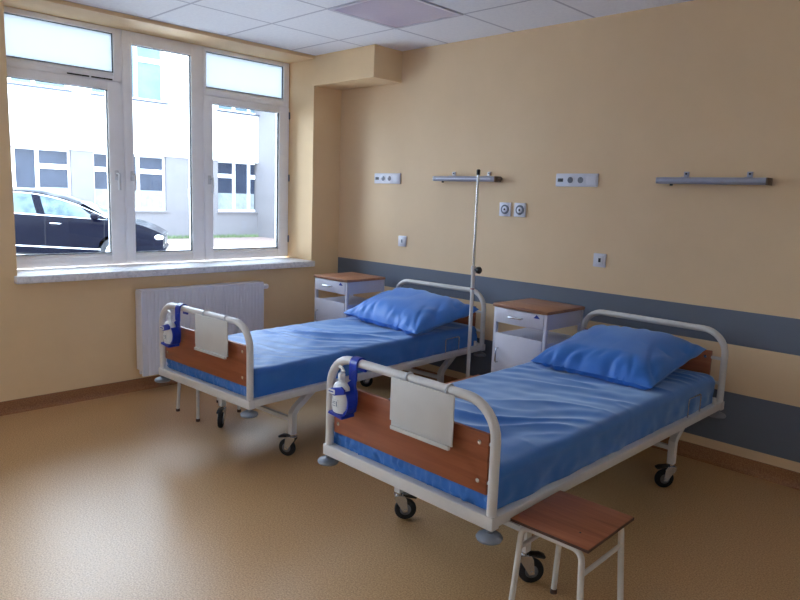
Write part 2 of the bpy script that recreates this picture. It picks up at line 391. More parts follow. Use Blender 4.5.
# ------------------------------------------------------------------ wall fittings on the head wall
def socket_strip(xc, zc, label):
    t = empty('socket_strip', (xc, 0, zc)); tag(t, label, 'wall socket', 'white socket strips above the beds')
    m = MB().box(-.152, .152, -.012, 0, -.042, .042, .004); m.build('faceplate', 'socket_white', t)
    for x0 in (-.114, -.038, .038, .114): pass
    m = MB().box(-.136, -.096, -.0135, -.011, -.012, .010); m.build('data_port', 'dark_slot', t)
    for x0 in (-.042, .032):
        s = MB().lathe([(.030, -.0145), (.030, -.011)], (x0, 0, 0), 'y'); so = s.build('socket', 'socket_white', t)
        s = MB().lathe([(.020, -.0155), (.020, -.014)], (x0, 0, 0), 'y'); s.build('recess', 'socket_grey', so)
        s = MB().lathe([(.003, -.023), (.0035, -.015)], (x0, 0, .011), 'y', 10); s.build('earth_pin', 'chrome', so)
    m = MB().box(.078, .142, -.017, -.011, -.030, .030, .003); m.build('switch_rocker', 'socket_white', t)
socket_strip(.614, 1.606, 'four-gang white socket strip on the wall, left of the far bed lamp')
socket_strip(2.368, 1.606, 'four-gang white socket strip on the wall between the two bed lamps')
def switch(xc, zc, label):
    t = empty('wall_switch', (xc, 0, zc)); tag(t, label, 'wall switch', 'small square call switches')
    MB().box(-.043, .043, -.011, 0, -.043, .043, .004).build('faceplate', 'socket_white', t)
    MB().box(-.026, .026, -.016, -.010, -.026, .026, .003).build('rocker', 'clear_clip', t)
    MB().box(-.004, .012, -.0175, -.0155, -.012, .014).build('indicator', 'dark_slot' if xc > 2 else 'socket_grey', t)
switch(.812, 1.102, 'small square switch on the wall, lower left beside the far bed head')
switch(2.574, 1.105, 'small square switch on the wall above the right bedside cabinet')
def outlet(xc, label):
    t = empty('round_socket', (xc, 0, 1.398)); tag(t, label, 'wall socket', 'square plates with round dark dials')
    MB().box(-.048, .048, -.012, 0, -.048, .048, .004).build('faceplate', 'socket_white', t)
    r = MB().lathe([(.031, -.018), (.034, -.015), (.034, -.011)], (.002, 0, 0), 'y').build('dial', 'socket_grey', t)
    MB().lathe([(.019, -.0195), (.022, -.0175)], (.002, 0, 0), 'y').build('centre_cap', 'socket_white', r)
    MB().lathe([(.006, -.0215), (.008, -.019)], (.002, 0, 0), 'y', 12).build('hub', 'dark_slot', r)
outlet(1.819, 'square plate with round dial on the wall, left one of the adjoining pair')
outlet(1.945, 'square plate with round dial on the wall, right one of the adjoining pair')
def bed_lamp(x0, x1, label, far):
    xc = (x0+x1)/2; L = (x1-x0)/2
    t = empty('bed_lamp', (xc, 0, 1.607)); tag(t, label, 'wall lamp', 'slim wall lamps over the bed heads')
    pr_ = [(-.012, -.018), (-.012, .012), (-.03, .02), (-.075, .017), (-.088, .006), (-.088, -.008), (-.07, -.02)]
    MB().prism(pr_, 'x', -L, L, .003).build('housing', 'lamp_aluminium', t, True, 25)
    MB().box(-L+.03, L-.03, -.0895, -.087, -.004, .002).build('seam_strip', 'socket_white' if far else 'lamp_aluminium', t)
    MB().box(-L-.008, -L, -.085, -.014, -.018, .016, .002).build('end_cap', 'clear_clip' if far else 'lamp_aluminium', t)
    MB().box(L, L+.012, -.088, -.012, -.021, .018, .003).build('end_cap', 'lamp_brown', t)
    MB().cyl((-L+.075, -.06, -.030), (-L+.075, -.06, -.018), .009).build('switch', 'black_plastic', t)
    for xx in (-L+.135, L-.105):
        b = MB(); b.box(xx-.014, xx+.014, -.01, 0, .004, .052, .002); b.box(xx-.012, xx+.012, -.05, -.002, .012, .022); bo = b.build('bracket', 'clear_clip' if far else 'lamp_aluminium', t)
        MB().lathe([(.005, -.014), (.006, -.009)], (xx, 0, .04), 'y', 12).build('screw', 'dark_slot', bo)
    if far: MB().cyl((L+.012, -.05, 0), (L+.04, -.05, 0), .011).build('knob', 'lamp_brown', t)
    MB().box(-L*.5, L*.5, -.014, 0, -.012, .010).build('wall_mount', 'lamp_aluminium', t)
bed_lamp(1.195, 1.765, 'slim grey wall lamp above the far bed, behind the drip pole', True)
bed_lamp(2.935, 3.515, 'slim grey wall lamp above the near bed on the right', False)

# ------------------------------------------------------------------ beds
BW, BL = .853, 2.032; ZR0, ZR1 = .379, .424; ZT = .803
def loop_pts(v, r=.125, zt=ZT, u0=.0, u1=BW):
    p = [(u0, v, ZR0+.01)]
    p += [(a, v, b) for a, _, b in arc((u0+r, zt-r), r, PI, PI/2, 8)]
    p += [(a, v, b) for a, _, b in arc((u1-r, zt-r), r, PI/2, 0, 8)]
    p += [(u1, v, ZR0+.01)]
    return p
def make_caster(parent, u, v, ang):
    """swivel at (u, v)"""
    du, dv = math.cos(ang), math.sin(ang)
    c = empty('caster', (u, v, 0), ang); c.parent = parent; X = -.030     # the wheel trails behind the swivel along local -x
    MB().lathe([(.0, -.012), (.038, -.012), (.047, -.010), (.050, -.005), (.050, .005), (.047, .010), (.038, .012), (0, .012)], (X, 0, .050), 'y', 28).build('tyre', 'tyre', c)
    MB().lathe([(.0, -.015), (.020, -.015), (.026, -.0125), (.026, .0125), (.020, .015), (0, .015)], (X, 0, .050), 'y', 20).build('wheel_hub', 'dull_steel', c)
    f = MB()
    for s in (-1, 1):
        f.prism([(X-.010, .042), (X+.010, .040), (X+.052, .104), (X+.052, .118), (X+.006, .118), (X-.004, .100)], 'y', s*.019-.0018, s*.019+.0018)
    f.box(X+.006, X+.052, -.021, .021, .112, .118, .001); f.cyl((0, 0, .115), (0, 0, .135), .014)
    f.cyl((X, -.024, .05), (X, .024, .05), .006)
    f.build('fork', 'chrome', c)
    MB().prism([(X-.052, .112), (X-.047, .103), (X+.010, .112), (X+.012, .124), (X-.030, .122)], 'y', -.016, .016, .002).build('brake_pedal', 'black_plastic', c)
    return c
def make_bed():
    b = empty('hospital_bed')
    # enamelled tubes of both ends
    MB().tube(loop_pts(0), .0175, 14).build('foot_rail', 'bed_enamel', b)
    MB().tube(loop_pts(BL), .0175, 14).build('head_rail', 'bed_enamel', b)
    for v in (0, BL): MB().box(-.02, BW+.02, v-.02, v+.02, ZR0-.006, ZR1-.004, .004).build('cross_beam', 'bed_enamel', b)
    for u in (-.0, BW): MB().box(u-.018, u+.018, .02, BL-.02, ZR0, ZR1-.006, .004).build('side_rail', 'bed_enamel', b)
    g = MB()
    for v in (.3, .62, .94, 1.26, 1.6, 1.85): g.box(.018, BW-.018, v-.012, v+.012, ZR1-.036, ZR1-.022)
    for i in range(9): g.box(.06+i*.088, .09+i*.088, .02, BL-.02, ZR1-.022, ZR1-.014)
    g.build('slat_base', 'dull_steel', b)
    # boards
    for v, nm in ((.012, 'foot_board'), (BL-.012, 'head_board')):
        bd = MB().box(.022, .79 if nm == 'head_board' else .822, v-.009, v+.009, .478, .690, .002).build(nm, 'cherry_panel', b)
        for (uu, zz) in ((.05, .52), (.785, .655), (.785, .52)) if nm == 'foot_board' else ((.05, .52), (.76, .655), (.76, .52)):
            s = -1 if nm == 'foot_board' else -1
            MB().lathe([(.004, -.0115), (.008, -.0105), (.008, -.008)], (uu, v, zz), 'y', 14).build('bolt', 'chrome', bd)
        for ua, ub, zz in ((.815, BW, .52), (.815, BW, .655), (.0, .04, .52)) if nm == 'foot_board' else ((.77, BW, .52), (.77, BW, .655), (.0, .04, .52)): MB().cyl((ua, v, zz), (ub-.01, v, zz), .0065 if nm == 'foot_board' else .009, 10).build('board_bracket', 'bed_enamel', bd)
    # corner bumpers
    for u, v in ((0, -.005), (BW, -.005), (0, BL-.02), (BW, BL-.02)):
        MB().lathe([(.012, .380), (.012, .362), (.030, .358), (.042, .352), (.046, .345), (.042, .337), (.02, .335)], (u, v, 0), 'z', 28).build('corner_bumper', 'bumper_grey', b)
    # undercarriage: cranked square legs with a tie tube
    for v0 in (.315, 1.64):
        for u in (.085, BW-.085):
            L = MB(); vt = v0+.03
            L.tube([(u, vt, .132), (u, vt, .250), (u, vt+.02, .275), (u, vt+.19, .395)], .017, square=True)
            L.box(u-.02, u+.02, vt+.14, vt+.29, ZR0-.02, ZR0+.012, .003)
            L.box(min(u, BW/2 < u and BW or 0), max(u, BW/2 < u and BW or 0), vt+.17, vt+.21, ZR0-.002, ZR0+.014)
            L.build('leg', 'bed_enamel', b)
        MB().tube([(.085, v0+.03, .215), (BW-.085, v0+.03, .215)], .011, square=True).build('tie_bar', 'bed_enamel', b)
    for u, v, an in ((.085, .345, .85+PI), (BW-.085, .345, .85+PI), (.085, 1.67, 2.5), (BW-.085, 1.67, .85)): make_caster(b, u, v, an)
    # wire mattress stops on the rail
    for u in (-.0, BW):
        MB().tube([(u, 1.60, ZR1-.02), (u, 1.60, .505), (u, 1.607, .513), (u, 1.742, .513), (u, 1.75, .505), (u, 1.75, ZR1-.02)], .0035, 8).build('mattress_stop', 'chrome', b)
    for u in (.0, BW): MB().cyl((u, BL-.085, ZR1-.02), (u, BL-.085, ZR1+.03), .010).build('pole_socket', 'bed_enamel', b)
    return b
B1 = (.992, -2.162, .050); B2 = (2.568, -2.197, -.0085)
bed = make_bed(); bed.location = (B2[0], B2[1], 0); bed.rotation_euler = (0, 0, B2[2])
tag(bed, 'white framed hospital bed with wooden end boards, nearer one with a stool at its corner', 'bed', 'white hospital beds')
bed1 = copy_tree(bed); bed1.location = (B1[0], B1[1], 0); bed1.rotation_euler = (0, 0, B1[2])
for c_, an in zip([c for c in bed1.children if c.name.startswith('caster')], (2.3, .4, .85, .85)): c_.rotation_euler.z = an
bed1['label'] = 'white framed hospital bed with wooden end boards, farther one beside the radiator'

def fold(u, v, seed):
    """shallow folds of the sheet, in metres"""
    p = Vector((u*1.1+seed, v*1.1, seed*.7)); n1 = noise.noise(p*1.6)
    w = noise.noise(Vector((u*2.0+v*1.2+seed, (v-u*.6)*9+n1*2.5, seed)))
    r = (1-abs(noise.noise(Vector((u*1.5+v*.8+seed*2, (v-u*.45)*6+n1*1.6, seed+3)))))**4
    return .010*w+.020*r*(.5+n1)+.004*noise.noise(Vector((u*12, v*12, seed)))
def make_mattress(loc, rz, seed, label):
    U0, U1, V0, V1 = .005, .838, .026, 1.975; ZB, ZTOP = .412, .563; R = .032
    b = MB(); NU, NV = 96, 200
    def top(a, c):
        u = U0+(U1-U0)*a; v = V0+(V1-V0)*c
        e = min(u-U0, U1-u, v-V0, V1-v); z = ZTOP
        fe = min(1, e/.08); z += fold(u, v, seed)*fe
        z += .006*noise.noise(Vector((u*1.4+seed, v*.9, 1)))
        if e < R: z -= (R-math.sqrt(max(0, R*R-(R-e)**2)))*.75
        hang = .005*noise.noise(Vector((u*3, v*4, seed)))*(1-fe)
        return (u+hang, v+hang*.6, z)
    V = b.grid(top, NU, NV)
    edge = [V[i][0] for i in range(NU+1)]+[V[NU][j] for j in range(1, NV+1)]+[V[i][NV] for i in range(NU-1, -1, -1)]+[V[0][j] for j in range(NV-1, 0, -1)]
    prev = edge; n = len(edge); rows = 9; cx, cy = (U0+U1)/2, (V0+V1)/2
    for k in range(1, rows+1):
        t = k/rows; cur = []
        for i, e in enumerate(edge):
            p = e.co; nx = 1 if p.x > U1-.012 else -1 if p.x < U0+.012 else 0; ny = 1 if p.y > V1-.012 else -1 if p.y < V0+.012 else 0
            s = i/n*60
            wv = .010*noise.noise(Vector((p.x*9+seed, p.y*9, t*1.6)))+.004*noise.noise(Vector((p.x*17+t*3, p.y*17, t*5+seed)))
            if k == 2: wv -= .004
            bul = (.004*math.sin(t*PI)+wv*math.sin(min(1, t*1.3)*PI*.6))
            if ny == -1: bul += .024*abs(noise.noise(Vector((p.x*48, t*7, seed))))*min(1, t*1.6)
            z = p.z+(ZB-p.z)*t
            if k == rows: z = ZB
            cur.append(b.b.verts.new((p.x+nx*bul, p.y+ny*bul, z)))
        for i in range(n): b.b.faces.new((prev[i], prev[(i+1) % n], cur[(i+1) % n], cur[i]))
        prev = cur
    b.b.faces.new(prev)
    o = b.build('mattress', 'cloth_blue', None, True, 80); o.location = (loc[0], loc[1], 0); o.rotation_euler = (0, 0, rz)
    tag(o, label, 'mattress', 'blue sheeted mattresses'); return o
make_mattress(B2, B2[2], 2.3, 'mattress in a creased blue sheet on the near bed')
make_mattress(B1, B1[2], 9.1, 'mattress in a creased blue sheet on the far bed next to the radiator')

def make_pillow(loc, rz, P, label, seed, thick=.10):
    """P: corners FL, FR, RR, RL in bed-local metres (mid-plane)"""
    FL, FR, RR, RL = [Vector(p) for p in P]
    b = MB(); N = 72; ZM = .569
    def surf(sgn):
        def f(a, c):
            u, v = 2*a-1, 2*c-1
            # bowed-in edges leave four pointed corners
            pu = u*(1-.055*(1-v*v)*u*u); pv = v*(1-.07*(1-u*u)*v*v)
            A, C = (pu+1)/2, (pv+1)/2
            base = FL*(1-A)*(1-C)+FR*A*(1-C)+RR*A*C+RL*(1-A)*C
            prof = ((1-u**4)*(1-v**4))**.52 if abs(u) < 1 and abs(v) < 1 else 0
            edge = 1-min(1, min(1-abs(u), 1-abs(v))/.45)
            n1 = noise.noise(Vector((u*1.7+seed, v*1.7, seed)))
            # creases run in from the front hem and the corners
            cr = noise.noise(Vector((u*6+n1*1.5+seed, v*1.2, seed+sgn)))
            cr2 = (1-abs(noise.noise(Vector((u*3.4+v*1.6+seed*1.7, v*1.1-u*.8, seed+5)))))**5
            t = thick*prof*(1+.12*n1)
            t += (.020*cr*edge - .022*cr2*(.10+.90*edge))*min(1, prof*2.2)
            if sgn > 0: z = base.z+t
            else: z = base.z-t*.8
            z = max(z, ZM+.006*(sgn > 0))
            # the hem sags between the corners
            return (base.x, base.y-(.012*cr*edge if v < 0 else 0), z)
        return f
    b.grid(surf(1), N, N); b.grid(surf(-1), N, N, True)
    bmesh.ops.remove_doubles(b.b, verts=b.b.verts, dist=.0008)
    o = b.build('pillow', 'pillow_blue', None, True, 85); o.location = (loc[0], loc[1], 0); o.rotation_euler = (0, 0, rz)
    tag(o, label, 'pillow', 'plump blue pillows'); return o
make_pillow(B2, B2[2], ((.095, 1.32, .598), (.765, 1.35, .594), (.79, 1.94, .71), (.11, 1.965, .70)), 'plump blue pillow at the head of the near bed', 4.2, .098)
make_pillow(B1, B1[2], ((.055, 1.395, .605), (.87, 1.265, .596), (.90, 1.91, .695), (.11, 1.93, .73)), 'plump blue pillow at the head of the far bed', 8.8, .10)

# ------------------------------------------------------------------ chart boards hooked over the foot rails
def make_chart(u0=.397, u1=.695):
    t = empty('chart_board')
    yb = -.030
    MB().box(u0, u1, yb-.004, yb+.002, .618, .800, .001).build('front_sheet', 'paper_board', t)
    MB().box(u0-.016, u1-.012, yb+.004, yb+.008, .632, .797, .001).build('back_plate', 'paper_board', t)
    MB().box(u0+.006, u1-.006, yb-.016, yb-.003, .606, .621, .002).build('ledge', 'paper_board', t)
    for u in (.450, .645):
        MB().tube([(u, yb+.004, .770)]+[(u, b, c) for b, c in [(0+.0205*math.cos(a), ZT+.0205*math.sin(a)) for a in [PI+.3-i*(PI+.2)/8 for i in range(9)]]], .004, 8).build('hook', 'clear_clip', t)
    return t
ch = make_chart(); ch.location = (B2[0], B2[1], 0); ch.rotation_euler = (0, 0, B2[2]); tag(ch, 'blank off-white chart board hooked on the near bed foot rail', 'chart board', 'blank chart boards')
ch1 = copy_tree(ch); ch1.location = (B1[0]+.010, B1[1]+.0005, 0); ch1.rotation_euler = (0, 0, B1[2]); ch1['label'] = 'blank off-white chart board hooked on the far bed foot rail'

# ------------------------------------------------------------------ soap holders and bottles hung on the foot rails
def make_holder(uc=.158):
    t = empty('bottle_holder')
    # strap over the rail
    so = [(.0285*math.cos(a), ZT-.004+.0285*math.sin(a)) for a in [PI-i*PI/10 for i in range(11)]]; si = [(.0195*math.cos(a), ZT-.004+.0215*math.sin(a)) for a in [i*PI/10 for i in range(11)]]
    MB().prism([(-.0285, .735)]+so+[(.0285, .765), (.0195, .765)]+si+[(-.0215, .735)], 'x', uc+.002, uc+.044).build('strap', 'holder_blue', t)
    b = MB()
    # curved back plate with a round cut-out look: ring hugging the bottle
    b.prism([(uc-.052, .690), (uc-.045, .618), (uc-.015, .598), (uc+.020, .592), (uc+.044, .612), (uc+.052, .650), (uc+.052, .690), (uc+.038, .715), (uc+.046, .745), (uc+.046, .775), (uc+.026, .775), (uc+.020, .735), (uc-.020, .705)], 'y', -.032, -.022, .002)
    b.build('back_plate', 'holder_blue', t)
    b = MB()
    outer = [(uc+.052*math.cos(a), .652+.060*math.sin(a)) for a in [-2.3+i*3.2/14 for i in range(15)]]
    inner = [(uc+.0445*math.cos(a)+.002, .655+.049*math.sin(a)) for a in [-2.3+i*3.2/14 for i in range(15)]]
    n = len(outer)
    for i in range(n-1):
        vs = [b.b.verts.new((p[0], y, p[1])) for y in (-.072, -.026) for p in (outer[i], outer[i+1], inner[i+1], inner[i])]
        for f in ((0, 1, 2, 3), (7, 6, 5, 4), (0, 4, 5, 1), (2, 6, 7, 3), (1, 5, 6, 2), (0, 3, 7, 4)): b.b.faces.new([vs[k] for k in f])
    b.prism([(uc-.050, .598), (uc+.035, .590), (uc+.035, .602), (uc-.044, .608)], 'y', -.090, -.024)
    b.prism([(uc-.042, .700), (uc+.030, .722), (uc+.050, .712), (uc+.050, .695), (uc-.010, .678), (uc-.042, .684)], 'y', -.094, -.086, .001)
    b.box(uc-.046, uc-.040, -.092, -.026, .684, .700, .002)
    b.build('cradle', 'holder_blue', t)
    lb = MB().box(uc-.042, uc-.004, -.0965, -.0935, .684, .702).build('name_tab', 'bottle_white', t)
    MB().box(uc-.038, uc-.010, -.0975, -.0962, .691, .6955).build('printed_line', 'badge_blue', lb)
    return t
def make_bottle(uc=.153):
    t = empty('soap_bottle')
    MB().lathe([(.020, .604), (.040, .606), (.042, .615), (.042, .690), (.040, .708), (.030, .722), (.016, .728), (.014, .740)], (uc-.004, -.056, 0), 'z', 28, 1.0, .66).build('body', 'bottle_white', t)
    MB().lathe([(.015, .7405), (.015, .760), (.012, .764), (.005, .765), (.005, .782)], (uc-.004, -.056, 0), 'z', 18).build('collar', 'clear_clip', t)
    MB().tube([(uc+.018, -.064, .774), (uc+.004, -.060, .785), (uc-.010, -.056, .787), (uc-.020, -.056, .786)], .0055, 10).build('pump_nozzle', 'bottle_white', t)
    MB().box(uc-.026, uc+.010, -.0855, -.0832, .628, .660).build('label', 'bottle_white', t)
    p = MB()
    for z in (.650, .644, .634): p.box(uc-.022, uc-.004, -.0862, -.0853, z, z+.002)
    p.box(uc+.0, uc+.005, -.0862, -.0853, .634, .654)
    p.build('printed_mark', 'label_print', t)
    return t
hd = make_holder(); hd.location = (B2[0]-.014, B2[1], 0); hd.rotation_euler = (0, 0, B2[2]); tag(hd, 'blue plastic bottle holder hung on the near bed foot rail', 'bottle holder', 'blue bottle holders')
h1 = copy_tree(hd); h1.location = (B1[0]+.033, B1[1]+.0017, 0); h1.rotation_euler = (0, 0, B1[2]); h1['label'] = 'blue plastic bottle holder hung on the far bed foot rail'
bo = make_bottle(); bo.location = (B2[0]-.014, B2[1], 0); bo.rotation_euler = (0, 0, B2[2]); tag(bo, 'white pump soap bottle in the holder on the near bed', 'soap bottle', 'white pump bottles')
b1_ = copy_tree(bo); b1_.location = (B1[0]+.033, B1[1]+.0017, 0); b1_.rotation_euler = (0, 0, B1[2]); b1_['label'] = 'white pump soap bottle in the holder on the far bed'

# ------------------------------------------------------------------ bedside cabinets
TW, TD, TZ = .396, .400, .816
def make_cabinet():
    t = empty('bedside_cabinet')
    MB().box(-.008, TW+.008, -.008, TD, TZ-.020, TZ, .003).build('top', 'table_laminate', t)
    f = MB(); p = .011
    for u in (p, TW-p):
        for v in (p, TD-p): f.box(u-p, u+p, v-p, v+p, .07, TZ-.020, .002)
    for u in (p, TW-p):
        for z in (.10, .60): f.box(u-p+.002, u+p-.002, 2*p, TD-2*p, z, z+.018)
    for v in (p, TD-p):
        for z in (.10,): f.box(2*p, TW-2*p, v-p+.002, v+p-.002, z, z+.018)
    f.build('frame', 'cabinet_white', t)
    d = MB().box(.014, TW-.020, -.006, .010, .700, TZ-.024, .003).build('drawer_front', 'cabinet_white', t)
    MB().tube([(.125, -.006, .748), (.125, -.020, .748), (.135, -.026, .748), (.215, -.026, .748), (.225, -.020, .748), (.225, -.006, .748)], .0055, 10).build('handle', 'chrome', d)
    MB().prism([(.305, .766), (.352, .766), (.340, .776), (.333, .782), (.327, .788), (.319, .779)], 'y', -.0085, -.006).build('emblem', 'badge_blue', d)
    MB().box(.024, TW-.024, .010, TD-.03, .702, .712).box(.024, .032, .010, TD-.03, .712, .775).box(TW-.032, TW-.024, .010, TD-.03, .712, .775).build('drawer_box', 'cabinet_white', t)
    for u in (TW-.012, .006): MB().box(u, u+.006, .022, TD-.022, .700, TZ-.022).build('side_panel', 'cabinet_white', t)
    b = MB()
    b.box(.022, TW-.022, .012, TD-.012, .605, .617); b.box(.022, TW-.022, .022, TD-.012, .118, .130)
    b.box(.012, .020, .020, TD-.012, .118, .617); b.box(TW-.020, TW-.012, .020, TD-.012, .118, .617); b.box(.020, TW-.020, TD-.020, TD-.010, .13, .605)
    b.build('body', 'cabinet_white', t)
    dr = MB().box(.022, TW-.024, -.004, .010, .125, .632, .003).build('door', 'cabinet_white', t)
    MB().tube([(.050, -.004, .535), (.050, -.020, .535), (.050, -.028, .525), (.050, -.028, .455), (.050, -.020, .445), (.050, -.004, .445)], .005, 10).build('handle', 'chrome', dr)
    for u in (.03, TW-.03):
        for v in (.03, TD-.03):
            w = MB().lathe([(.0, -.010), (.026, -.010), (.030, -.006), (.030, .006), (.026, .010), (0, .010)], (u, v, .030), 'y', 18).build('wheel', 'tyre', t)
            MB().box(u-.012, u+.012, v-.014, v-.0115, .025, .072).box(u-.012, u+.012, v+.0115, v+.014, .025, .072).box(u-.012, u+.012, v-.014, v+.014, .066, .074).build('fork', 'dull_steel', w)
    return t
cb1 = make_cabinet(); cb1.location = (.407, -.583, 0)
tag(cb1, 'white bedside cabinet with brown top in the window corner', 'bedside cabinet', 'white bedside cabinets')
cb2 = copy_tree(cb1); cb2.location = (2.146, -.512, 0); cb2.rotation_euler = (0, 0, -.037); cb2['label'] = 'white bedside cabinet with brown top between the two beds'

# ------------------------------------------------------------------ stools
SW, SD, SZ = .285, .320, .405
def make_stool():
    t = empty('stool')
    st = MB().box(0, SW, 0, SD, SZ-.014, SZ, .003).build('seat', 'stool_laminate', t)
    MB().box(-.001, SW+.001, -.001, SD+.001, SZ-.0125, SZ-.003).build('edge_band', 'dark_edge', st)
    MB().lathe([(.003, SZ-.001), (.004, SZ+.0006)], (SW*.75, SD*.25, 0), 'z', 10).build('screw', 'dark_slot', st)
    a, b = .030, .022
    for v, dv in ((b, -1), (SD-b, 1)):          # two bent hoops carry the seat
        for u, du in ((a, -1), (SW-a, 1)):
            L = MB(); k = .035; un = u+du*.012
            pts = [(SW/2, v, SZ-.026), (u-du*k, v, SZ-.026)]
            pts += [(u-du*k+du*k*math.sin(q), v, SZ-.026-k+k*math.cos(q)) for q in [PI/2*i/5 for i in range(1, 6)]]
            pts += [(un+du*.008, v+dv*.012, .012)]
            L.tube(pts, .0105, 12); lg = L.build('leg', 'stool_enamel', t)
            MB().lathe([(.013, 0), (.0135, .016), (.011, .018)], (un+du*.008, v+dv*.012, 0), 'z', 14).build('foot_cap', 'dark_edge', lg)
    for u in (a-.004, SW-a+.004):
        MB().cyl((u, b-.003, .30), (u, SD-b+.003, .30), .008, 10).build('stretcher', 'stool_enamel', t)
    return t
s = make_stool(); s.location = (3.456, -2.141, 0); s.rotation_euler = (0, 0, .019)
tag(s, 'brown topped stool with white legs beside the near bed foot, fully in view', 'stool', 'brown topped stools')
for loc, lab in (((.612, -1.895, 0), 'stool hidden behind the far bed foot, only its thin legs showing'),
                 ((2.222, -1.065, 0), 'stool between the two beds with only its brown top showing')):
    c = copy_tree(s); c.location = loc; c.rotation_euler = (0, 0, 0); c['label'] = lab

# ------------------------------------------------------------------ drip pole
pole = empty('drip_pole', (1.935, -.48, 0)); tag(pole, 'tall white and chrome drip pole standing between the beds', 'drip pole')
MB().cyl((0, 0, .06), (0, 0, .995), .0125).build('lower_tube', 'bed_enamel', pole)
MB().cyl((0, 0, .96), (0, 0, 1.625), .0085).build('upper_tube', 'chrome', pole)
MB().lathe([(.012, 1.615), (.0125, 1.645), (.008, 1.650)]).build('end_cap', 'black_plastic', pole)
MB().lathe([(.016, .975), (.016, 1.02), (.012, 1.03)]).build('collar', 'bed_enamel', pole)
MB().lathe([(.006, .0), (.006, .018), (.020, .020), (.023, .026), (.023, .040), (.018, .046)], (.012, 0, 1.005), 'x', 20).build('knob', 'black_plastic', pole)
MB().lathe([(.0132, .875), (.0132, .882)]).build('height_mark', 'red_mark', pole)
for k in range(4):
    a = .785+k*PI/2
    f = MB().tube([(0, 0, .085), (.06*math.cos(a), .06*math.sin(a), .083), (.19*math.cos(a), .19*math.sin(a), .055)], .011, 12).build('base_leg', 'bed_enamel', pole)
    MB().lathe([(.0, -.008), (.020, -.008), (.022, 0), (.020, .008), (0, .008)], (.19*math.cos(a), .19*math.sin(a), .022), 'y', 16).build('wheel', 'tyre', f)

# ------------------------------------------------------------------ outside: ground, building, car
GZ = -.14
m = MB().box(-16, -.4, -14, 26, GZ-.3, GZ); tag(m.build('ground', 'asphalt', smooth=False), 'grey yard surface outside the window', kind='structure')
m = MB().box(-15.7, -12.6, -14, 9.7, GZ, GZ+.02); tag(m.build('path', 'brick_paving', smooth=False), 'pinkish paved strip along the opposite building', kind='structure')
g = MB()
for i in range(2600):
    y = -4+random.random()*13.6; x = -15.98+random.random()*.34; h = .06+random.random()*.10; a = random.random()*PI; dx, dy = .02*math.cos(a), .02*math.sin(a)
    v = [g.b.verts.new(p) for p in ((x-dx, y-dy, GZ), (x+dx, y+dy, GZ), (x+dx*.3+random.uniform(-.03, .03), y+random.uniform(-.03, .03), GZ+h))]; g.b.faces.new(v)
tag(g.build('grass', 'grass_green', smooth=False), 'thin strip of green grass at the foot of the opposite building', 'grass', kind='stuff')
bd = empty('building', (-16, 3, GZ)); tag(bd, 'pale building opposite with grey stone ground floor and white upper storey', 'building')
bo_ = Vector((-16, 3, GZ))
def bb(mb, name, mat, parent=bd, smooth=False):
    for v in mb.b.verts: v.co = v.co-bo_
    return mb.build(name, mat, parent, smooth)
wins = [(1.19, 3.41), (4.04, 6.30), (8.15, 10.2)]
MUL = {1.19: (1.925, 2.53), 4.04: (4.80, 5.43), 8.15: (8.84, 9.44)}
low = (.752, 2.455); up = (4.12, 5.83); wins2 = wins + [(-1.6, .6), (-4.6, -2.4)]
XB = -16; ST = 2.47
def wall_with_holes(x0, x1, z0, z1, hz, mat, name, ya, yb):
    mb = MB(); ys = sorted(wins2); cur = ya
    for (a, b) in ys:
        a, b = max(a, ya), min(b, yb)
        if a >= b: continue
        if a > cur: mb.box(x0, x1, cur, a, z0, z1)
        if hz[0] > z0: mb.box(x0, x1, a, b, z0, hz[0])
        if z1 > hz[1]: mb.box(x0, x1, a, b, hz[1], z1)
        cur = b
    if cur < yb: mb.box(x0, x1, cur, yb, z0, z1)
    return bb(mb, name, mat)
wall_with_holes(XB-.35, XB, GZ, ST, low, 'stone_cladding', 'ground_floor_wall', -12, 9.72)
wall_with_holes(XB-.35, XB+.04, ST, 7.6, up, 'render_white', 'upper_wall', -12, 9.72)
bb(MB().box(XB-.6, XB+.25, -12, 9.9, 7.6, 7.85), 'roof_edge', 'render_white')
bb(MB().box(XB-6, XB-.6, -12, 9.72, GZ, 7.6), 'rear_block', 'render_white')
